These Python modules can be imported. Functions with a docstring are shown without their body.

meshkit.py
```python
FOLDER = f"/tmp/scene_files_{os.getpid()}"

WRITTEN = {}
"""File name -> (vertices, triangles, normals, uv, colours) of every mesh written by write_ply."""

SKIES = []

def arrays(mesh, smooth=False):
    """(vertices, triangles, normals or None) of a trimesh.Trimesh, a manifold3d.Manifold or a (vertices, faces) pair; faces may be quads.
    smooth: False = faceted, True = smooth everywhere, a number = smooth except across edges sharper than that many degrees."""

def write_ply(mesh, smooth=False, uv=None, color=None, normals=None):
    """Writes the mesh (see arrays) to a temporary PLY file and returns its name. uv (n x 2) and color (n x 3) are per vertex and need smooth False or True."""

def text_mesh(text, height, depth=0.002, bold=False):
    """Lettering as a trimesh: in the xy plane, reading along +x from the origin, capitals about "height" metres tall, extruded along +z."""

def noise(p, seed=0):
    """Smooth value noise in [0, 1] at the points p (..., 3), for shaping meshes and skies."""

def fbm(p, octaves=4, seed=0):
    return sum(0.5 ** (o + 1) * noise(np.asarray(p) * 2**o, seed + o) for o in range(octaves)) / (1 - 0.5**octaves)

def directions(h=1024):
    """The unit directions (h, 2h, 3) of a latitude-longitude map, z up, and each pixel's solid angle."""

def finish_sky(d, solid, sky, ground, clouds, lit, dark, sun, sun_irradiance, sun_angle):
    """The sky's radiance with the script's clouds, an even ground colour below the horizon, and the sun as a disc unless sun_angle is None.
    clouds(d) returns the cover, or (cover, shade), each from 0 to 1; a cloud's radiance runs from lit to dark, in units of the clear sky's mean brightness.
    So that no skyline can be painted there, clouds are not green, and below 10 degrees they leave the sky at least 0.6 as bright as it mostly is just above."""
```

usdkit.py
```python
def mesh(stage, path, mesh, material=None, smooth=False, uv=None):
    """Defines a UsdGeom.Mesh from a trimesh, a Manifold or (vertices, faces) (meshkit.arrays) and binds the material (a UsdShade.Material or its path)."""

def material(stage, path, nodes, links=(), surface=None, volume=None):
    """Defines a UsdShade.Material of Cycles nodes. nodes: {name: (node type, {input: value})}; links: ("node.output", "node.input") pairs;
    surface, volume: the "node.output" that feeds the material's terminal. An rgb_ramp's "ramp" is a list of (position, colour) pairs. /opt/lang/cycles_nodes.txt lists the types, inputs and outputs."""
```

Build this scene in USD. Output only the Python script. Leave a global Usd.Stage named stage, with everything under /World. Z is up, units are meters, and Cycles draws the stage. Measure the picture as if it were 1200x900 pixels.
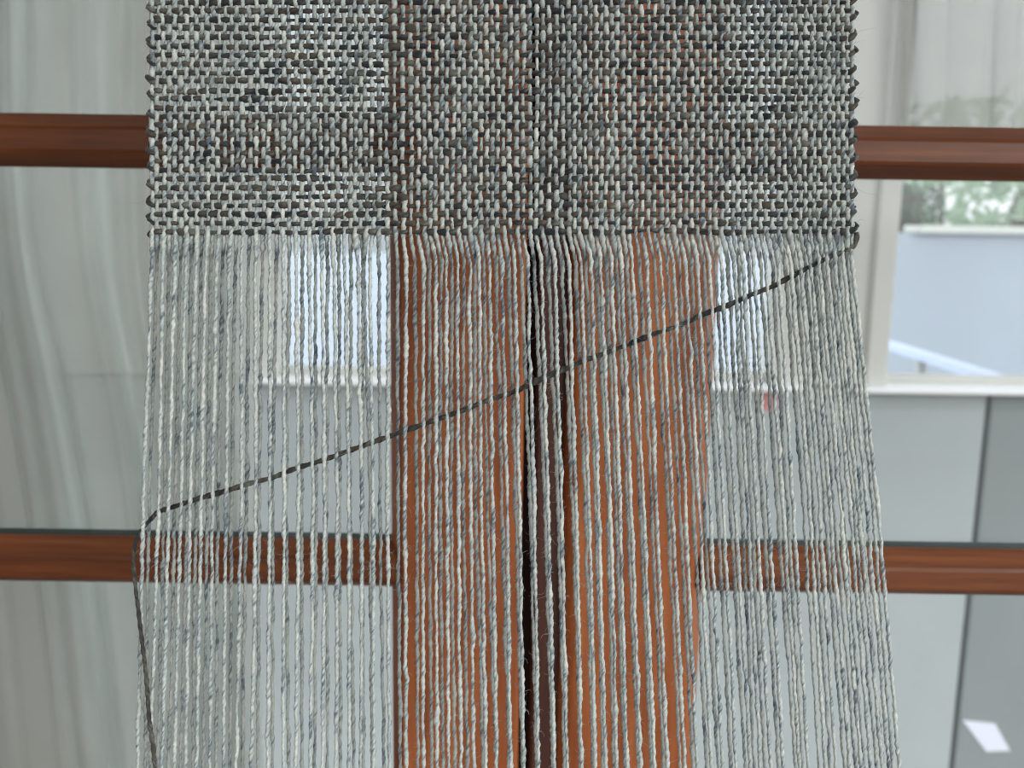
import math, numpy as np, trimesh, usdkit
from pxr import Usd, UsdGeom, UsdLux, UsdShade, Gf, Sdf, Vt

stage = Usd.Stage.CreateInMemory()
UsdGeom.SetStageUpAxis(stage, "Z")
UsdGeom.SetStageMetersPerUnit(stage, 1.0)
UsdGeom.Xform.Define(stage, "/World")
UsdGeom.Scope.Define(stage, "/World/Looks")

# ------------------------------------------------------------------ camera, sky, exposure
FPX, PITCH, ROLL = 1150.0, math.radians(10.2), math.radians(0.85)
EYE = np.array([0.0, 0.0, 1.6])
EXPOSURE = 0.55
FOCUS = 0.396
F = np.array([0, math.cos(PITCH), -math.sin(PITCH)])
U0 = np.array([0, math.sin(PITCH), math.cos(PITCH)])
R0 = np.array([1.0, 0, 0])
R = R0 * math.cos(ROLL) + U0 * math.sin(ROLL)
U = U0 * math.cos(ROLL) - R0 * math.sin(ROLL)
cam = UsdGeom.Camera.Define(stage, "/World/camera")
cam.CreateHorizontalApertureAttr(36.0)
cam.CreateVerticalApertureAttr(27.0)
cam.CreateFocalLengthAttr(36.0 * FPX / 1200)
cam.CreateClippingRangeAttr(Gf.Vec2f(0.02, 500))
cam.CreateFStopAttr(11.5)
cam.CreateFocusDistanceAttr(FOCUS)
cam.CreateExposureAttr(EXPOSURE)
m4 = Gf.Matrix4d(*R, 0, *U, 0, *(-F), 0, *EYE, 1)
cam.AddTransformOp().Set(m4)

sky = UsdLux.DomeLight.Define(stage, "/World/sky")
sky.CreateIntensityAttr(1.0)
usdkit.material(stage, "/World/Looks/overcast_sky", {
    "tc": ("texture_coordinate", {}),
    "xyz": ("separate_xyz", {}),
    "ramp": ("rgb_ramp", {"ramp": [(0.0, (0.30, 0.31, 0.30)), (0.49, (0.34, 0.35, 0.34)), (0.5, (0.86, 0.90, 0.93)), (0.7, (0.98, 1.04, 1.08)), (1.0, (1.15, 1.2, 1.24))]}),
    "mr": ("map_range", {"from_min": -1.0, "from_max": 1.0}),
    "n": ("noise_texture", {"scale": 2.5, "detail": 4.0}),
    "nr": ("rgb_ramp", {"ramp": [(0.3, (0.86, 0.88, 0.9)), (0.7, (1.08, 1.07, 1.06))]}),
    "mx": ("mix", {"mix_type": "multiply", "fac": 1.0}),
    "bg": ("background_shader", {"strength": 1.0}),
}, [("tc.generated", "xyz.vector"), ("xyz.z", "mr.value"), ("mr.result", "ramp.fac"), ("tc.generated", "n.vector"), ("n.fac", "nr.fac"),
    ("ramp.color", "mx.color1"), ("nr.color", "mx.color2"), ("mx.color", "bg.color")], surface="bg.background")
UsdShade.MaterialBindingAPI.Apply(sky.GetPrim()).Bind(UsdShade.Material.Get(stage, "/World/Looks/overcast_sky"))

sun = UsdLux.DistantLight.Define(stage, "/World/sun")       # hazy low sun behind the camera
sun.CreateAngleAttr(24.0)
sun.CreateIntensityAttr(2.7)
sun.CreateColorAttr(Gf.Vec3f(0.98, 1.0, 0.99))
SUN_AZ, SUN_EL = math.radians(43), math.radians(21)           # to the right of straight behind, above the horizon
_s = np.array([math.sin(SUN_AZ) * math.cos(SUN_EL), -math.cos(SUN_AZ) * math.cos(SUN_EL), math.sin(SUN_EL)])
_x = np.cross([0, 0, 1], _s); _x /= np.linalg.norm(_x); _y = np.cross(_s, _x)
sun.AddTransformOp().Set(Gf.Matrix4d(*_x, 0, *_y, 0, *_s, 0, 0, 0, 3, 1))

# ------------------------------------------------------------------ helpers
def ray(x, y):
    return F + R * ((x - 600) / FPX) - U * ((y - 450) / FPX)
def on_y(x, y, Y):
    d = ray(x, y); return EYE + d * (Y / d[1])
def on_depth(x, y, w):
    return EYE + ray(x, y) * w
def srgb(r, g, b):
    c = np.array([r, g, b]) / 255.0
    return tuple(np.where(c < 0.04045, c / 12.92, ((c + 0.055) / 1.055) ** 2.4))
used = {}
def path_for(name, parent=None):
    base = (parent or "/World") + "/" + name
    k = used.get(base, 0); used[base] = k + 1
    return base if k == 0 else f"{base}_{k:03d}"
def tag(prim, label=None, cat=None, group=None, kind=None):
    for k, v in (("label", label), ("category", cat), ("group", group), ("kind", kind)):
        if v: prim.SetCustomDataByKey(k, v)
    return prim
def xform(name, label=None, cat=None, group=None, kind=None):
    p = UsdGeom.Xform.Define(stage, path_for(name)).GetPrim()
    return tag(p, label, cat, group, kind)
def obj(name, mesh, mat, parent=None, smooth=False, tint=None):
    pp = str(parent.GetPath()) if parent is not None else None
    m = usdkit.mesh(stage, path_for(name, pp), mesh, mat, smooth=smooth)
    if tint is not None:
        UsdGeom.PrimvarsAPI(m).CreatePrimvar("tint", Sdf.ValueTypeNames.Color3fArray, "vertex").Set(Vt.Vec3fArray.FromNumpy(np.asarray(tint, np.float32)))
    return m.GetPrim()
def box(x0, x1, y0, y1, z0, z1, chamfer=0.0):
    if chamfer <= 0:
        b = trimesh.creation.box([x1 - x0, y1 - y0, z1 - z0]); b.apply_translation([(x0 + x1) / 2, (y0 + y1) / 2, (z0 + z1) / 2]); return b
    c = chamfer; pts = []
    for sx in (0, 1):
        for sy in (0, 1):
            for sz in (0, 1):
                p = np.array([(x0, x1)[sx], (y0, y1)[sy], (z0, z1)[sz]], float)
                s = np.array([1 - 2 * sx, 1 - 2 * sy, 1 - 2 * sz]) * c
                for k in range(3):
                    q = p + s; q[k] = p[k]; pts.append(q)
    return trimesh.convex.convex_hull(np.array(pts))
def prism(profile, a, b, axis):
    """convex profile of (p,q) extruded along axis x (p=y,q=z) or z (p=x,q=y)."""
    pts = []
    for t in (a, b):
        for p, q in profile:
            pts.append((t, p, q) if axis == "x" else (p, q, t))
    return trimesh.convex.convex_hull(np.array(pts, float))
join = trimesh.util.concatenate

# ------------------------------------------------------------------ materials
def wood(name, axis, dark, mid, light, rough=0.38):
    sc = (1.0, 1.0, 0.06) if axis == "z" else (0.06, 1.0, 1.0)
    return usdkit.material(stage, "/World/Looks/" + name, {
        "g": ("geometry", {}), "map": ("mapping", {"scale": sc}),
        "n": ("noise_texture", {"scale": 55.0, "detail": 6.0, "roughness": 0.6, "distortion": 0.6}),
        "n2": ("noise_texture", {"scale": 330.0, "detail": 3.0}),
        "r": ("rgb_ramp", {"ramp": [(0.28, dark), (0.5, mid), (0.74, light)]}),
        "r2": ("rgb_ramp", {"ramp": [(0.35, (0.72, 0.68, 0.64)), (0.55, (1, 1, 1))]}),
        "mx": ("mix", {"mix_type": "multiply", "fac": 0.6}),
        "bp": ("bump", {"strength": 0.12, "distance": 0.001}),
        "p": ("principled_bsdf", {"roughness": rough, "specular_ior_level": 0.45}),
    }, [("g.position", "map.vector"), ("map.vector", "n.vector"), ("map.vector", "n2.vector"), ("n.fac", "r.fac"), ("n2.fac", "r2.fac"),
        ("r.color", "mx.color1"), ("r2.color", "mx.color2"), ("mx.color", "p.base_color"), ("n2.fac", "bp.height"), ("bp.normal", "p.normal")], surface="p.BSDF")
def plain(name, col, rough=0.6, spec=0.3, noise=0.06, scale=6.0, col2=None):
    c2 = col2 or tuple(np.array(col) * (1 - 2 * noise))
    return usdkit.material(stage, "/World/Looks/" + name, {
        "g": ("geometry", {}), "n": ("noise_texture", {"scale": scale, "detail": 4.0}),
        "r": ("rgb_ramp", {"ramp": [(0.3, c2), (0.7, col)]}),
        "p": ("principled_bsdf", {"roughness": rough, "specular_ior_level": spec}),
    }, [("g.position", "n.vector"), ("n.fac", "r.fac"), ("r.color", "p.base_color")], surface="p.BSDF")
def yarn_mat(name):
    return usdkit.material(stage, "/World/Looks/" + name, {
        "a": ("attribute", {"attribute": "tint"}), "g": ("geometry", {}),
        "n": ("noise_texture", {"scale": 2600.0, "detail": 2.0}),
        "r": ("rgb_ramp", {"ramp": [(0.3, (0.72, 0.72, 0.72)), (0.65, (1.1, 1.1, 1.1))]}),
        "mx": ("mix", {"mix_type": "multiply", "fac": 0.8}),
        "p": ("principled_bsdf", {"roughness": 0.9, "specular_ior_level": 0.12, "sheen_weight": 0.12, "sheen_roughness": 0.5}),
    }, [("g.position", "n.vector"), ("n.fac", "r.fac"), ("a.color", "mx.color1"), ("r.color", "mx.color2"), ("mx.color", "p.base_color")], surface="p.BSDF")
def glass_mat(name, tint=(0.965, 0.97, 0.97)):
    return usdkit.material(stage, "/World/Looks/" + name, {
        "t": ("transparent_bsdf", {"color": tint}), "gl": ("glossy_bsdf", {"color": (1, 1, 1), "roughness": 0.02}),
        "f": ("fresnel", {"IOR": 1.45}), "m": ("mix_closure", {}),
    }, [("f.fac", "m.fac"), ("t.BSDF", "m.closure1"), ("gl.BSDF", "m.closure2")], surface="m.closure")
def cloth_mat(name, col, see=0.14, trans=0.28):
    return usdkit.material(stage, "/World/Looks/" + name, {
        "g": ("geometry", {}), "n": ("noise_texture", {"scale": 14.0, "detail": 3.0}),
        "r": ("rgb_ramp", {"ramp": [(0.3, tuple(np.array(col) * 0.93)), (0.7, col)]}),
        "d": ("diffuse_bsdf", {}), "tl": ("translucent_bsdf", {}), "tr": ("transparent_bsdf", {"color": (1, 1, 1)}),
        "m1": ("mix_closure", {"fac": trans}), "m2": ("mix_closure", {"fac": see}),
    }, [("g.position", "n.vector"), ("n.fac", "r.fac"), ("r.color", "d.color"), ("r.color", "tl.color"), ("d.BSDF", "m1.closure1"), ("tl.BSDF", "m1.closure2"),
        ("m1.closure", "m2.closure1"), ("tr.BSDF", "m2.closure2")], surface="m2.closure")

W_D, W_M, W_L = srgb(114, 57, 28), srgb(150, 83, 45), srgb(176, 105, 62)
wood_v = wood("varnished_wood_upright", "z", W_D, W_M, W_L)
wood_h = wood("varnished_wood_level", "x", srgb(68, 33, 14), srgb(104, 55, 26), srgb(134, 77, 40), 0.42)
wood_dark = wood("dark_wood", "z", srgb(44, 20, 14), srgb(66, 32, 22), srgb(82, 46, 30), 0.6)
seal = plain("glazing_rubber", srgb(28, 44, 42), 0.5)
glass = glass_mat("pane_glass")
yarn = yarn_mat("yarn")
white_paint = plain("white_paint", srgb(204, 204, 197), 0.45, noise=0.02)
sill_paint = plain("gloss_white_paint", srgb(244, 244, 246), 0.25, 0.5, noise=0.01)
panel_grey = plain("darker_grey_panel", srgb(146, 154, 154), 0.55, noise=0.05, scale=3.0)
panel_paint = plain("grey_panel_paint", srgb(182, 190, 191), 0.55, noise=0.05, scale=3.0)
curtain_cloth = cloth_mat("sheer_curtain", srgb(226, 231, 227))
valance_cloth = cloth_mat("sheer_valance", srgb(158, 156, 148), 0.18, 0.35)
blind_cloth = cloth_mat("sheer_blind", srgb(184, 188, 188), 0.3, 0.45)

# ------------------------------------------------------------------ the glazed double door
D = 0.62
BEV_H, BEV_D, FACE = 0.0105, 0.017, 0.012
def zc(x, ya, yb): return 0.5 * (on_y(x, ya, D + BEV_D)[2] + on_y(x, yb, D + BEV_D)[2])
z_up, z_lo = zc(600, 141, 204), zc(600, 633, 691)
PITCH_Z = z_up - z_lo
HM = BEV_H + FACE / 2
def px(x, y, dy=0.0): return on_y(x, y, D + dy)[0]
XL_face, XL_edge = px(472, 600), px(612, 600)
XR_edge, XR_face = px(660, 600), px(816, 600)
BW = 0.0095
PANE_W = 0.36
rows = [z_up + PITCH_Z * k for k in (1, 0, -1, -2)]
Z_TOP, Z_BOT = rows[0] + PITCH_Z, rows[-1] - PITCH_Z
DEP = 0.040
def bevel_stile(x0, x1, bl, br, z0, z1, rl=0.002, rr=0.002):
    """upright: bl/br True = moulded bevel on that side, else a rounded edge of radius rl / rr"""
    prof = []
    if bl: prof += [(x0, D), (x0 - BW, D + BEV_D), (x0 - BW, D + DEP)]
    else:
        for k in range(7):
            a = math.pi / 2 * k / 6; prof.append((x0 + rl - rl * math.sin(a), D + rl - rl * math.cos(a)))
        prof.append((x0, D + DEP))
    if br: prof += [(x1, D), (x1 + BW, D + BEV_D), (x1 + BW, D + DEP)]
    else:
        for k in range(7):
            a = math.pi / 2 * k / 6; prof.append((x1 - rr + rr * math.sin(a), D + rr - rr * math.cos(a)))
        prof.append((x1, D + DEP))
    return prism(prof, z0, z1, "z")
def muntin(x0, x1, z):
    pr = [(D, z - FACE / 2), (D, z + FACE / 2), (D + 0.0015, z + FACE / 2 + 0.0022), (D + 0.0015, z - FACE / 2 - 0.0022),
          (D + BEV_D, z + HM), (D + BEV_D, z - HM), (D + BEV_D + 0.002, z + HM), (D + BEV_D + 0.002, z - HM),
          (D + DEP, z + HM - 0.004), (D + DEP, z - HM + 0.004)]
    return prism(pr, x0, x1, "x")
def door(name, label, xa, xb, inner_left):
    """xa..xb: the glazed opening between the two uprights"""
    d = xform(name, label, None, None, "structure")
    if inner_left:   # meeting stile on the left of the glass
        obj("stile", bevel_stile(XR_edge, XR_face, False, True, Z_BOT, Z_TOP, rl=0.014), wood_v, d, smooth=35)
        obj("stile", bevel_stile(xb + BW, xb + BW + 0.1, True, False, Z_BOT, Z_TOP), wood_v, d, smooth=35)
    else:
        obj("stile", bevel_stile(XL_face, XL_edge, True, False, Z_BOT, Z_TOP, rr=0.003), wood_v, d, smooth=35)
        obj("stile", bevel_stile(xa - BW - 0.1, xa - BW, False, True, Z_BOT, Z_TOP), wood_v, d, smooth=35)
    for z in rows:
        obj("muntin", muntin(xa - BW * 0.5, xb + BW * 0.5, z), wood_h, d, smooth=25)
    xl, xr = (xa - BW * 2, xb + BW * 2)
    for zz, s in ((Z_TOP, 1), (Z_BOT, -1)):
        obj("rail", box(xl, xr, D, D + DEP, zz - (0 if s > 0 else 0.12), zz + (0.12 if s > 0 else 0), 0.002), wood_h, d)
    edges = [Z_TOP] + rows + [Z_BOT]
    for a, b in zip(edges[:-1], edges[1:]):
        ta, tb = a - (HM if a != Z_TOP else 0), b + (HM if b != Z_BOT else 0)
        obj("glass_pane", box(xa, xb, D + 0.030, D + 0.034, tb - 0.003, ta + 0.003), glass, d)
        obj("glazing_seal", box(xa, xb, D + BEV_D + 0.0021, D + 0.0298, tb - 0.003, tb + 0.0003), seal, d)
    return d
d1 = door("door_1", "left leaf of the varnished brown glazed double door behind the warp", XL_face - BW - PANE_W, XL_face - BW, False)
d2 = door("door_2", "right leaf of the varnished brown glazed double door behind the warp", XR_face + BW, XR_face + BW + PANE_W, True)
ax0, ax1 = px(626, 600, 0.012), px(662, 600, 0.012)
obj("astragal", join([box(ax0, ax1, D + 0.012, D + 0.034, Z_BOT, Z_TOP, 0.002), box(XL_edge - 0.004, ax1, D + 0.046, D + 0.056, Z_BOT, Z_TOP)]), wood_dark, d2)
x_out0, x_out1 = XL_face - 2 * BW - PANE_W - 0.1, XR_face + 2 * BW + PANE_W + 0.1

# ------------------------------------------------------------------ the room behind the glass
WY = 2.4
def wx(x, y): return on_y(x, y, WY)[0]
def wz(x, y): return on_y(x, y, WY)[2]
SILL = wz(1100, 452)
W1a, W1b = wx(312, 400), wx(922, 400)
W2a, W2b = wx(1038, 250), wx(1038, 250) + 0.95
WT = SILL + 1.25
wall = xform("wall_back", "pale painted room wall with two windows, beyond the glazed doors", None, None, "structure")
obj("plaster", join([box(-3.2, W1a - 0.02, WY, WY + 0.12, SILL, 2.9), box(W1b + 0.02, W2a - 0.02, WY, WY + 0.12, SILL, 2.9),
                     box(W2b + 0.02, 3.2, WY, WY + 0.12, SILL, 2.9), box(-3.2, 3.2, WY, WY + 0.12, WT, 2.9)]), white_paint, wall)
gx, PANEL_W = wx(1146, 600), 0.71
for k in range(-5, 4):
    a = gx + PANEL_W * k; b = a + PANEL_W
    obj("wall_panel", box(a + 0.006, b - 0.006, WY, WY + 0.1, 0, SILL - 0.012, 0.004), panel_grey if k == 0 else panel_paint, wall)  # the panel right of the groove gets a darker grey than the others
obj("backing", box(-3.3, 3.1, WY + 0.11, WY + 0.13, 0, SILL - 0.012), wood_dark, wall)
def window(name, label, x0, x1, meeting):
    w = xform(name, label, None, None, "structure")
    obj("sill", box(x0 - 0.05, x1 + 0.05, WY - 0.06, WY + 0.13, SILL - 0.012, SILL, 0.003), sill_paint, w)
    f = 0.03
    for a, b in ((x0 - 0.02, x0 + f), (x1 - f, x1 + 0.02)):
        obj("frame", box(a, b, WY - 0.015, WY + 0.12, SILL, WT, 0.003), white_paint, w)
    obj("frame", box(x0, x1, WY - 0.015, WY + 0.12, WT - f, WT + 0.02, 0.003), white_paint, w)
    obj("bottom_rail", box(x0 + f, x1 - f, WY + 0.03, WY + 0.07, SILL, SILL + 0.018, 0.003), white_paint, w)
    if meeting: obj("meeting_rail", box(x0 + f, x1 - f, WY + 0.04, WY + 0.07, meeting - 0.012, meeting + 0.012, 0.003), white_paint, w)
    obj("glass_pane", box(x0 + f, x1 - f, WY + 0.05, WY + 0.054, SILL + 0.01, WT - 0.01), glass, w)
    return w
window("window_1", "wide white framed window seen behind the left pane and the hanging warp", W1a, W1b, None)
window("window_2", "white framed window behind the right hand pane, garden beyond", W2a, W2b, None)

# curtain at the left, drawn towards the middle
def drape(name, label, guides, ys, Y, amp, nfold, mat, group=None, phase=0.0):
    """guides: list of x-curves in the picture at heights ys; turned into points on the plane Y, pleated in depth"""
    ny, nu = 60, 220
    yy = np.linspace(ys[0], ys[-1], ny)
    cur = np.array([np.interp(yy, ys, g) for g in guides])             # guides x ny
    for i in range(len(guides)):                                      # smooth along y
        c = cur[i]; 
        for _ in range(12): c[1:-1] = 0.25 * c[:-2] + 0.5 * c[1:-1] + 0.25 * c[2:]
    u = np.linspace(0, len(guides) - 1, nu)
    V = np.zeros((ny, nu, 3))
    rs = np.random.RandomState(4)
    jit = np.interp(np.linspace(0, 1, nu), np.linspace(0, 1, 14), rs.uniform(-0.8, 0.8, 14))
    for j in range(ny):
        xs = np.interp(u, np.arange(len(guides)), cur[:, j])
        for i in range(nu):
            off = amp * (-abs(math.sin(math.pi * u[i] * nfold + phase)) ** 0.8 + 0.16 * math.cos(2 * math.pi * u[i] * nfold * 2.3 + jit[i] * 5 + j * 0.05))
            V[j, i] = on_y(xs[i], yy[j], Y + off)
    idx = np.arange(ny * nu).reshape(ny, nu)
    q = np.stack([idx[:-1, :-1], idx[1:, :-1], idx[1:, 1:], idx[:-1, 1:]], -1).reshape(-1, 4)
    V = V.reshape(-1, 3)
    o = obj(name, (V, q), mat, None, smooth=True)
    return tag(o, label, "curtain", group)
drape("curtain", "white sheer curtain in soft folds behind the left glass panes",
      [[-260, -255, -240, -210, -190, -180], [-120, -118, -110, -80, -50, -30], [8, 12, 26, 56, 92, 150], [110, 112, 120, 150, 180, 215], [210, 210, 212, 225, 240, 262], [292, 292, 294, 298, 303, 312]],
      [-260, 200, 330, 440, 640, 1100], 1.15, 0.09, 1.0, curtain_cloth)
drape("curtain", "greyer sheer curtain edge overlapping the white curtain at the far left of the left panes",
      [[-330, -330, -325, -320, -310, -300], [-200, -196, -186, -165, -140, -110], [-90, -88, -78, -55, -26, 20], [8, 14, 27, 54, 90, 150]],
      [-260, 200, 330, 440, 640, 1100], 0.99, 0.03, 1.0, cloth_mat("grey_sheer_curtain", srgb(210, 217, 213)))
drape("curtain", "short grey sheer curtain over the upper part of the window behind the right panes",
      [[1062, 1055], [1085, 1075], [1132, 1120], [1186, 1178], [1230, 1220], [1300, 1290], [1400, 1390]], [-160, 180], WY - 0.03, 0.02, 1.0, valance_cloth, phase=1.0)

drape("curtain", "pale sheer blind across the top of the wide window behind the hanging warp",
      [[296, 300], [420, 422], [560, 560], [700, 698], [830, 826], [936, 930]], [-160, 296], WY - 0.035, 0.008, 1.0, blind_cloth, phase=0.4)

# flat pieces added on the panel for a bright reflection and a pink spot
def thin_patch(name, label, cat, quad, mat):
    P = [on_y(x, y, WY - 0.002) for x, y in quad]; n = np.array([0, 0.0012, 0])
    V = np.array(P + [p + n for p in P])
    m = trimesh.convex.convex_hull(V)
    return tag(obj(name, m, mat), label, cat)
pink = plain("pink_spot_colour", srgb(232, 150, 150), 0.7)
glint = plain("pale_blue_glint", srgb(238, 242, 255), 0.6, noise=0.01)
thin_patch("reflection_patch", "pale blue white slanting window reflection built as a flat sheet low on the grey panel at bottom right", "glint", [(1128, 844), (1166, 848), (1184, 880), (1156, 881)], glint)  # sheet added in place of a bright window reflection
thin_patch("pink_spot", "small flat pink spot on the grey panel below the window, seen through the warp", "thin_patch", [(893, 458), (911, 458), (909, 482), (891, 481)], pink)  # made-up flat piece standing in for a pink spot

# unseen ceilings and left wall, added to block and shape the light
pale_slab = plain("pale_slab_paint", srgb(200, 198, 190), 0.7)
blocker_dark = plain("dark_blocker", srgb(92, 80, 68), 0.7)  # kept dark so little light bounces onto the door bevels
tag(obj("added_ceiling", box(-1.3, 3.2, -0.4, D + 0.05, 2.36, 2.44), blocker_dark), "unseen dark slab added above the near side of the doors to cut overhead light", None, None, "structure")
tag(obj("added_ceiling", box(-3.3, 3.2, D + 0.08, 1.75, 2.9, 2.98), pale_slab), "unseen pale slab added over the room beyond the doors to dim it", None, None, "structure")
tag(obj("light_blocker_left", box(-1.1, -1.0, -1.6, D - 0.02, 0, 2.36), plain("brown_wall", srgb(120, 92, 70), 0.7)), "unseen brown wall added at the left of the doors to cut side light", None, None, "structure")

# ------------------------------------------------------------------ outside the windows
floor_mat = plain("grey_deck", srgb(104, 96, 88), 0.7, scale=4.0)
ground_mat = plain("pale_concrete", srgb(176, 186, 198), 0.9, scale=9.0)
tag(obj("floor", box(-6, 6, -5, WY + 0.12, -0.05, 0.0), floor_mat), "dark grey brown floor under the doors", None, None, "structure")
tag(obj("ground", box(-30, 30, WY + 0.12, 70, -0.2, -0.1), ground_mat), "pale concrete ground outside the windows", None, None, "structure")
GY = 5.6
gtop = on_y(1140, 268, GY)[2]
gw = xform("garden_wall", "long pale grey garden wall with white coping outside the right window", "wall")
gpaint = plain("pale_render", srgb(176, 184, 194), 0.8, noise=0.04, scale=1.5)
obj("wall_face", box(on_y(960, 268, GY)[0], 9, GY, GY + 0.15, -0.1, gtop - 0.03), gpaint, gw)
obj("coping", box(on_y(1074, 268, GY)[0], 9, GY - 0.04, GY + 0.19, gtop - 0.03, gtop + 0.012, 0.006), white_paint, gw)
# sloping rail outside
pa, pb = on_y(1016, 396, 4.6), on_y(1175, 447, 3.1)
def bar(a, b, w, h):
    a, b = np.asarray(a), np.asarray(b); t = (b - a) / np.linalg.norm(b - a); s = np.cross(t, [0, 0, 1] if abs(t[2]) < 0.95 else [0, 1, 0]); s /= np.linalg.norm(s); n = np.cross(s, t)
    return trimesh.convex.convex_hull(np.array([p + s * w * i + n * h * j for p in (a, b) for i in (-.5, .5) for j in (-.5, .5)]))
rl = xform("garden_handrail", "pale blue sloping handrail crossing behind the lower part of the right window", "handrail")
obj("rail", bar(pa, pb, 0.05, 0.03), plain("pale_blue_paint", srgb(214, 226, 255), 0.4, noise=0.01), rl)
for t in (0.04, 0.5, 0.96):
    q = pa * (1 - t) + pb * t
    obj("post", bar([q[0], q[1], -0.1], q - np.array([0, 0, 0.012]), 0.03, 0.03), white_paint, rl)
def leaf_mat(name, a, b, c):
    return usdkit.material(stage, "/World/Looks/" + name, {
        "oi": ("geometry", {}), "r": ("rgb_ramp", {"ramp": [(0, srgb(*a)), (0.6, srgb(*b)), (1, srgb(*c))]}),
        "d": ("diffuse_bsdf", {}), "t": ("translucent_bsdf", {}), "m": ("mix_closure", {"fac": 0.35})},
        [("oi.random_per_island", "r.fac"), ("r.color", "d.color"), ("r.color", "t.color"), ("d.BSDF", "m.closure1"), ("t.BSDF", "m.closure2")], surface="m.closure")
leaf_a = leaf_mat("pale_shrub_leaf", (158, 176, 150), (190, 208, 184), (222, 234, 218))
leaf_b = leaf_mat("dark_shrub_leaf", (84, 98, 84), (112, 124, 108), (140, 152, 136))
bark = plain("bark", srgb(96, 82, 66), 0.9)
def shrub(label, c, rx, rz, n, seed, size, mat=None):
    s = xform("garden_shrub", label, "shrub", None)
    rs = np.random.RandomState(seed)
    Vs, Fs = [], []
    for k in range(n):
        v = rs.normal(size=3); v /= np.linalg.norm(v)
        p = np.array(c) + v * np.array([rx, rx, rz]) * rs.uniform(0.3, 1) ** 0.5
        a = rs.normal(size=3); a /= np.linalg.norm(a); b = np.cross(a, rs.normal(size=3)); b /= np.linalg.norm(b)
        L = size * rs.uniform(0.6, 1.2); n_ = np.cross(a, b) * L * 0.12
        base = len(Vs) * 6
        Vs.append([p - a * L, p - a * L * .2 + b * L * .38 + n_, p + a * L * .5 + b * L * .3 + n_, p + a * L, p + a * L * .5 - b * L * .3 + n_, p - a * L * .2 - b * L * .38 + n_])
        Fs += [[base, base + 1, base + 5], [base + 1, base + 2, base + 4], [base + 1, base + 4, base + 5], [base + 2, base + 3, base + 4]]
    f = obj("foliage", (np.array(Vs).reshape(-1, 3), np.array(Fs)), mat or leaf_a, s); tag(f, kind="stuff")
    st = [bar([c[0], c[1], -0.1], [c[0] + rs.uniform(-.5, .5) * rx, c[1] + rs.uniform(-.3, .3) * rx, c[2] + rz * .5], 0.03, 0.03) for _ in range(5)]
    obj("stem", join(st), bark, s)
p = on_y(1068, 240, 6.1); shrub("dark green shrub standing behind the garden wall at the near edge of the right window", p, 0.22, 0.13, 260, 3, 0.035, leaf_b)
p = on_y(1130, 205, 7.2); shrub("pale green leafy shrub rising behind the coping of the garden wall", p, 1.1, 0.55, 900, 5, 0.09)
p = on_y(1320, 200, 9.2); shrub("large light green shrub behind the garden wall, furthest right", p, 0.9, 0.6, 800, 6, 0.09)

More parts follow.
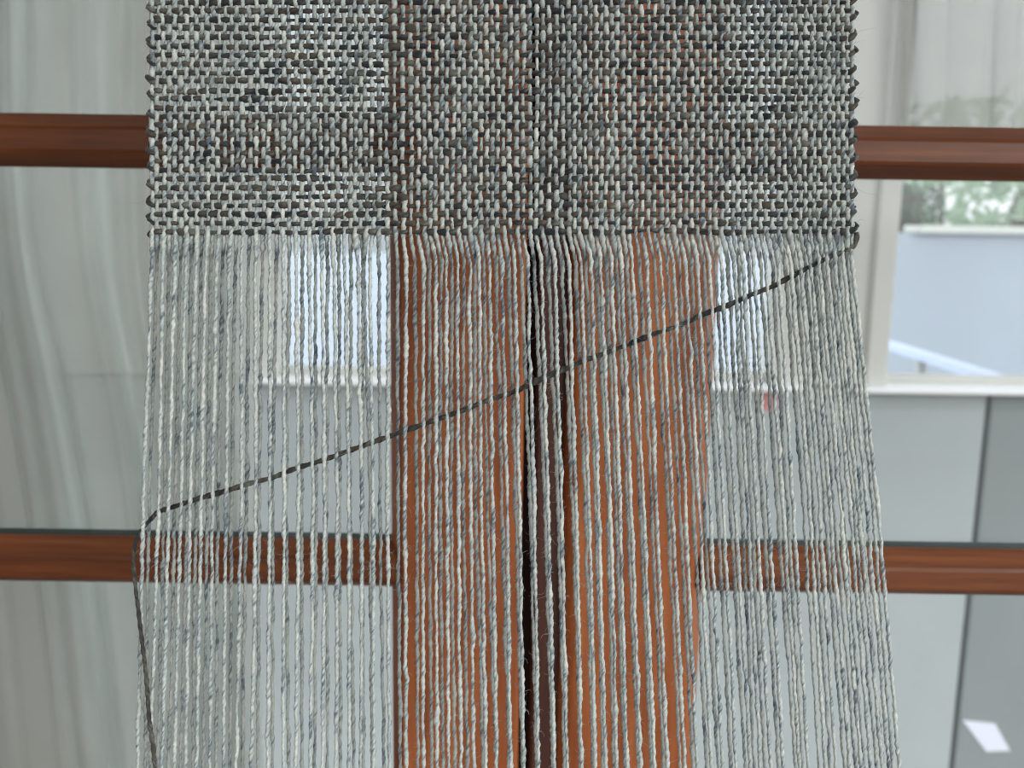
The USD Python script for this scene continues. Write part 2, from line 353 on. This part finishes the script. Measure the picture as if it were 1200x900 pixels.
# ------------------------------------------------------------------ the weaving
W0 = 0.40                       # distance of the cloth along the view axis
PXM = W0 / FPX                  # one pixel of the photograph there, in metres
FELL = 277.0
x305 = np.array([178,191,205,218,230,241,254,268,283,299,316,332,347,362,377,391,404,419,433,455,476,496.5,511,523,536,550.6,561.6,573.5,588,603,618.5,634,650,667,681,693,704,716.6,728.5,741,758,774,789,803,817.5,831,845,860,870.5,883.5,897,912,926,937,949.5,959.5,969,978.5,988,998])
x585 = np.array([168,186,198,212,223,236,249,265,283,300,316,333,350,367,380.5,395,409,424,437.5,454,474.5,495.6,511,524,537,551.5,564,577,594,609,626,642,658,675,690,701,715,726,739.5,754,769,788,803,819,832,847,861,875,886,900,917,929,948,960,972,984,995,1005,1015,1028])
x865 = np.array([162,177,191,205,218,231,246,262,277.5,295,314,331.5,347,363.6,378,394,409,423,438,456,476,496,512,526,540,555,569,582,598,613,630.5,649,664,681,697,709,722,734,750,766,781,801,815,832,845,861,877.5,889,901,916,935,945,965,977,993,1006,1017,1030.6,1039,1050.7])
N = len(x305)
rs = np.random.RandomState(11)
back585 = np.interp(x585, [160, 260, 300, 420, 455, 560, 600, 740, 800, 900, 1030], [7.5, 7.0, 3, 2, -8.5, -7.5, -4.5, -4.0, -6, -7, -6]) + rs.uniform(-1, 1, N)
back865 = np.interp(x865, [160, 260, 300, 420, 456, 555, 575, 700, 790, 900, 1050], [8, 7, 6, 5, -7, -7, -3.0, -2.5, -5, -6, -7]) + rs.uniform(-1.2, 1.2, N)
nxt = np.append(np.diff(x305), 8.0)
nxt_prev = np.insert(np.diff(x305), 0, 8.0)
b305 = np.where(back585 > 0, x305 + nxt * 0.5, x305 - nxt_prev * 0.5)
b305[0] = x305[0] + 6
b585, b865 = x585 + back585, x865 + back865

def smooth_noise(rs, n, step, corr, amp):
    k = max(4, int(n * step / corr) + 4)
    g = rs.normal(size=k) * amp
    t = np.arange(n) * step / corr
    i = np.clip(t.astype(int), 0, k - 2); f = t - i; f = f * f * (3 - 2 * f)
    return g[i] * (1 - f) + g[i + 1] * f

# warp colours (linear)
C_LIGHT, C_CREAM, C_BLUE, C_NAVY = (np.array(srgb(*c)) for c in ((168, 175, 172), (198, 200, 190), (110, 121, 126), (66, 78, 92)))
C_CHAR, C_BRN, C_BLK, C_GRY = (np.array(srgb(*c)) for c in ((62, 63, 61), (84, 74, 62), (36, 38, 43), (104, 104, 97)))
SIDES = 8
def warp_tint(rs, n, step):
    out = np.zeros((n, SIDES, 3))
    common_ = smooth_noise(rs, n, step, 26, 0.5)
    for j in range(SIDES):
        v = smooth_noise(rs, n, step, 6.5, 0.75) + 0.5 * smooth_noise(rs, n, step, 3.2, 0.8) + common_ + rs.normal(size=n) * 0.12
        w = np.clip((v + 0.10) / 1.6, 0, 1)[:, None]; d = np.clip((-v - 0.2) / 1.5, 0, 1)[:, None]
        c = C_LIGHT + (C_CREAM - C_LIGHT) * w
        c = c + (C_BLUE - c) * np.clip(d * 1.25, 0, 1)
        c = c + (C_NAVY - c) * np.clip((d - 0.62) * 1.6, 0, 1)
        out[:, j] = c
    return out
def weft_tint(rs, n, step):
    out = np.zeros((n, SIDES, 3))
    cm = smooth_noise(rs, n, step, 30, 0.6)
    cb = smooth_noise(rs, n, step, 45, 0.8)
    for j in range(SIDES):
        v = smooth_noise(rs, n, step, 6, 0.8) + cm + rs.normal(size=n) * 0.3
        b = np.clip(cb * 0.5 + 0.35 + smooth_noise(rs, n, step, 10, 0.3), 0, 1)[:, None]
        c = C_CHAR + (C_BRN - C_CHAR) * b
        c = c + (C_BLK - c) * np.clip(-v * 0.8, 0, 1)[:, None]
        c = c + (C_GRY - c) * np.clip((v - 0.5) * 0.7, 0, 1)[:, None]
        out[:, j] = c
    return out
def tube(P, r, rs, step, half_turn, tintfn, flat=0.16, hand=1):
    """a two-ply yarn: a lobed tube that twists along the path P; r: radius at each point"""
    n = len(P)
    T = np.gradient(P, axis=0); T /= np.linalg.norm(T, axis=1)[:, None]
    A = F - (T @ F)[:, None] * T; A /= np.linalg.norm(A, axis=1)[:, None]
    B = np.cross(T, A)
    psi = hand * np.cumsum(np.full(n, math.pi * step / half_turn) * (1 + smooth_noise(rs, n, step, 30, 0.12))) + rs.uniform(0, 6)
    ph = psi[:, None] + np.arange(SIDES)[None] * 2 * math.pi / SIDES
    rad = r[:, None] * (1 + flat * np.cos(2 * np.arange(SIDES) * 2 * math.pi / SIDES))[None]
    V = P[:, None] + A[:, None] * (np.cos(ph) * rad)[..., None] + B[:, None] * (np.sin(ph) * rad)[..., None]
    i = np.arange(n - 1)[:, None] * SIDES; j = np.arange(SIDES)[None]; jn = (j + 1) % SIDES
    q = np.stack([i + j, i + jn, i + SIDES + jn, i + SIDES + j], -1).reshape(-1, 4)
    fs = np.vstack([q[:, [0, 1, 2]], q[:, [0, 2, 3]]])
    caps = [[0, k + 1, k] for k in range(1, SIDES - 1)] + [[(n - 1) * SIDES, (n - 1) * SIDES + k, (n - 1) * SIDES + k + 1] for k in range(1, SIDES - 1)]
    V = V.reshape(-1, 3); fs = np.vstack([fs, caps])
    vol = np.einsum("ij,ij->i", V[fs[:, 0]], np.cross(V[fs[:, 1]], V[fs[:, 2]])).sum()
    return V, fs, tintfn(rs, n, step).reshape(-1, 3)

hairs_light, hairs_dark = [], []
def add_hairs(store, rs, P, r, count, lmin=2.0, lmax=8.0):
    idx = rs.randint(2, len(P) - 2, count)
    for i in idx:
        a = rs.uniform(0, 2 * math.pi); e1 = R * math.cos(a) + F * math.sin(a) * 0.8
        t = P[i + 1] - P[i - 1]; t /= np.linalg.norm(t)
        e1 = e1 - t * (e1 @ t)
        e1 = e1 + (U * rs.uniform(-0.4, 0.4) if abs(t @ R) < 0.5 else U * rs.uniform(-1, 1))
        e1 /= np.linalg.norm(e1) + 1e-9
        L = rs.uniform(lmin, lmax) ** 1.0 * PXM * rs.choice([1.0, 2.0, 4.0], p=[0.93, 0.06, 0.01])
        bend = t * rs.uniform(-1.2, 1.2) + F * rs.uniform(-.4, .4)
        s = P[i] + e1 * r[i] * 0.7
        store.append([s, s + e1 * L * 0.4 + bend * L * 0.12, s + e1 * L * 0.72 + bend * L * 0.42, s + e1 * L * 0.85 + bend * L * 0.9])

cloth = xform("woven_cloth", "grey tweed handwoven cloth with long loose pale warp threads hanging below its woven edge", "weaving")

# ---- picks: heights of the weft rows in the picture
PICK = 10.35
rows_y = [271.5 - PICK * k + rs.uniform(-0.7, 0.7) for k in range(50)]
rows_y_arr = np.array(rows_y)
warp_R, weft_R = 2.2, 3.15
AMP_WARP, AMP_WEFT = 2.3, 2.5     # pixels of depth
NW = 2 * N
# order of all ends across the cloth
ends_305 = np.concatenate([x305, b305]); is_front = np.concatenate([np.ones(N, bool), np.zeros(N, bool)])
order = np.argsort(ends_305, kind="stable")
cloth_x = np.empty(NW)
# evenly settled positions in the cloth: monotone
xs_sorted = ends_305[order]
even = np.linspace(xs_sorted[0] + 2, xs_sorted[-1] + 1, NW)
settled = 0.72 * np.interp(np.arange(NW), np.arange(NW), np.convolve(np.pad(xs_sorted, 2, mode="reflect", reflect_type="odd"), np.ones(5) / 5, "valid")) + 0.28 * even
cloth_x[order] = settled
parity = np.empty(NW, int); parity[order] = np.arange(NW) % 2

def bow(x, k):   # slow waviness of a weft row
    return 1.6 * math.sin(x / 130.0 + k * 0.35) + 1.0 * math.sin(x / 57.0 + k * 1.1)
bow_v = np.vectorize(bow)
STEP = 1.7
for e in range(NW):
    rg = np.random.RandomState(1000 + e)
    k = e % N; fr = bool(is_front[e])
    ys = np.arange(rows_y[-1] - 8, 1000, STEP)
    n = len(ys)
    if fr: kx = [cloth_x[e], x305[k], x585[k], x865[k], x865[k] + (x865[k] - x585[k]) * 0.48]
    else: kx = [cloth_x[e], b305[k], b585[k], b865[k], b865[k] + (b865[k] - b585[k]) * 0.48]
    lean = (cloth_x[e] - 590) * -0.004
    xs = np.interp(ys, [FELL - 4, 305, 585, 865, 1000], kx)
    up = np.clip((FELL - ys) / 340.0, 0, 1)
    xs = xs + smooth_noise(rg, n, STEP, 60, 0.8) * np.clip((FELL + 15 - ys) / 30, 0, 1) * 1.2
    for _ in range(6): xs[1:-1] = 0.25 * xs[:-2] + 0.5 * xs[1:-1] + 0.25 * xs[2:]
    free = np.clip((ys - FELL) / 40, 0, 1)
    xs = xs + smooth_noise(rg, n, STEP, 16, 0.45) * (0.4 + 0.6 * free) + smooth_noise(rg, n, STEP, 5, 0.22)
    # depth: over / under in the cloth, opening into a shed below
    yr = ys - np.array([bow(cloth_x[e], 0)] * n) * 0
    ph = np.interp(ys, rows_y_arr[::-1], np.arange(len(rows_y))[::-1].astype(float))
    sgn = 1 if parity[e] == 0 else -1
    zc_ = -sgn * np.cos(math.pi * ph) * AMP_WARP * PXM
    zc_ = zc_ * (1 - free)
    t = np.clip((ys - FELL) / 620.0, 0, 1.1)
    shed = (-0.005 * np.minimum(1, t * 3)) if fr else (0.045 * t ** 0.8)
    # near the fell make the two layers part smoothly
    w = W0 + zc_ + shed * np.clip((ys - FELL) / 25, 0, 1)
    P = EYE + (F[None] + R[None] * ((xs - 600) / FPX)[:, None] - U[None] * ((ys - 450) / FPX)[:, None]) * w[:, None]
    rr = warp_R * PXM * (1 + smooth_noise(rg, n, STEP, 24, 0.14) + smooth_noise(rg, n, STEP, 6, 0.09)) * (1.26 - 0.26 * free)
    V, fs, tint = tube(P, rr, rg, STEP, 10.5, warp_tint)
    tint = tint * (1.0 if fr else 0.86) * rg.uniform(0.95, 1.05)  # rear layer tinted darker, in place of shade from the front threads
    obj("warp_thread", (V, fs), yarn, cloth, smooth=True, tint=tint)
    lo = int((FELL - rows_y[-1]) / STEP)
    add_hairs(hairs_light, rg, P[lo:], rr[lo:], 100)
    add_hairs(hairs_light, rg, P[:lo], rr[:lo], 26, 2, 5)

xl_c, xr_c = settled[0], settled[-1]
so = settled
for k, y0 in enumerate(rows_y):
    rg = np.random.RandomState(5000 + k)
    ov_l, ov_r = rg.uniform(3.5, 6), rg.uniform(3, 7)
    xs = np.arange(xl_c - ov_l, xr_c + ov_r, STEP)
    n = len(xs)
    ys = y0 + smooth_noise(rg, n, STEP, 45, 0.7)
    # selvedge turns: the row bends to meet the row above at one side and the row below at the other
    turn = np.zeros(n)
    dl, dr = xs - xs[0], xs[-1] - xs
    s = 1 if k % 2 == 0 else -1
    ys = ys + s * 4.6 * np.clip(1 - dl / 6.5, 0, 1) ** 1.5 - s * 4.6 * np.clip(1 - dr / 6.5, 0, 1) ** 1.5
    ph = np.interp(xs, so, np.arange(NW).astype(float))
    ph = np.where(xs < so[0], (xs - so[0]) / 7.0, np.where(xs > so[-1], NW - 1 + (xs - so[-1]) / 7.0, ph))
    # warp end index m (parity m%2) at row k: warp depth = -sgn*cos(pi*k); weft goes the other way
    zc_ = np.cos(math.pi * ph) * (1 if k % 2 == 0 else -1) * AMP_WEFT * PXM
    w = W0 + zc_
    P = EYE + (F[None] + R[None] * ((xs - 600) / FPX)[:, None] - U[None] * ((ys - 450) / FPX)[:, None]) * w[:, None]
    rr = weft_R * PXM * (1 + smooth_noise(rg, n, STEP, 24, 0.16) + smooth_noise(rg, n, STEP, 7, 0.10))
    V, fs, tint = tube(P, rr, rg, STEP, 12.0, weft_tint, hand=-1)
    obj("weft_thread", (V, fs), yarn, cloth, smooth=True, tint=tint)
    add_hairs(hairs_dark, rg, P, rr, 90, 2, 5)
    add_hairs(hairs_dark, rg, P[:8], rr[:8], 7, 3, 9); add_hairs(hairs_dark, rg, P[-8:], rr[-8:], 9, 3, 10)

# ---- the loose weft yarn, running slantwise through the shed
pts = np.array([(1003.5, 272), (1004, 279), (1001, 287), (993, 292), (975, 300), (940, 317), (900, 338), (850, 359), (800, 379), (750, 398), (700, 417), (650, 438), (600, 459), (550, 478), (500, 496), (460, 510),
                (400, 532), (350, 549), (305, 563), (260, 577), (225, 587), (200, 595), (185, 601), (177, 609), (169, 618), (161, 630), (157, 645), (156.5, 660), (158.5, 685), (162, 715), (167, 755), (172, 800), (175, 845), (180, 880), (186, 1000)], float)
dep = np.interp(np.arange(len(pts)), [0, 3, 8, 14, 22, 24, 26, 28, 30, 34], [0, 0.0004, 0.0030, 0.006, 0.0075, 0.004, 0.000, -0.004, -0.0095, -0.0095])
seg = np.r_[0, np.cumsum(np.linalg.norm(np.diff(pts, axis=0), axis=1))]
ss = np.arange(0, seg[-1], STEP); n = len(ss)
from scipy.interpolate import PchipInterpolator
xs, ys, dz = (PchipInterpolator(seg, c)(ss) for c in (pts[:, 0], pts[:, 1], dep))
rg = np.random.RandomState(77)
ys = ys + smooth_noise(rg, n, STEP, 30, 0.6)
w = W0 + dz
P = EYE + (F[None] + R[None] * ((xs - 600) / FPX)[:, None] - U[None] * ((ys - 450) / FPX)[:, None]) * w[:, None]
rr = np.interp(ss, [0, 800, 960, seg[-1]], [3.0, 3.0, 2.4, 2.3]) * PXM * (1 + smooth_noise(rg, n, STEP, 24, 0.12))
V, fs, tint = tube(P, rr, rg, STEP, 12.0, weft_tint, hand=-1)
tag(obj("weft_yarn", (V, fs), yarn, None, smooth=True, tint=tint), "dark charcoal weft yarn running slantwise over and under the pale warp threads", "yarn")
add_hairs(hairs_dark, rg, P, rr, 160, 2, 6)

def fuzz(name, hairs, col, width):
    c = UsdGeom.BasisCurves.Define(stage, path_for(name, str(cloth.GetPath())))
    H = np.array(hairs, np.float32)
    c.CreateTypeAttr("linear")
    c.CreatePointsAttr(Vt.Vec3fArray.FromNumpy(H.reshape(-1, 3)))
    c.CreateCurveVertexCountsAttr(Vt.IntArray.FromNumpy(np.full(len(H), 4, np.int32)))
    c.CreateWidthsAttr(Vt.FloatArray.FromNumpy(np.tile(np.array([1, .9, .7, .3], np.float32) * width, len(H))))
    c.SetWidthsInterpolation("vertex")
    m = usdkit.material(stage, "/World/Looks/" + name + ("_light" if col[0] > 0.3 else "_dark"), {"p": ("principled_bsdf", {"base_color": col, "roughness": 0.8, "specular_ior_level": 0.2})}, [], surface="p.BSDF")
    UsdShade.MaterialBindingAPI.Apply(c.GetPrim()).Bind(m)
    tag(c.GetPrim(), None, None, None, "stuff")
fuzz("fuzz", hairs_light, tuple(C_LIGHT), 0.00007)
fuzz("fuzz", hairs_dark, tuple(C_CHAR), 0.00007)
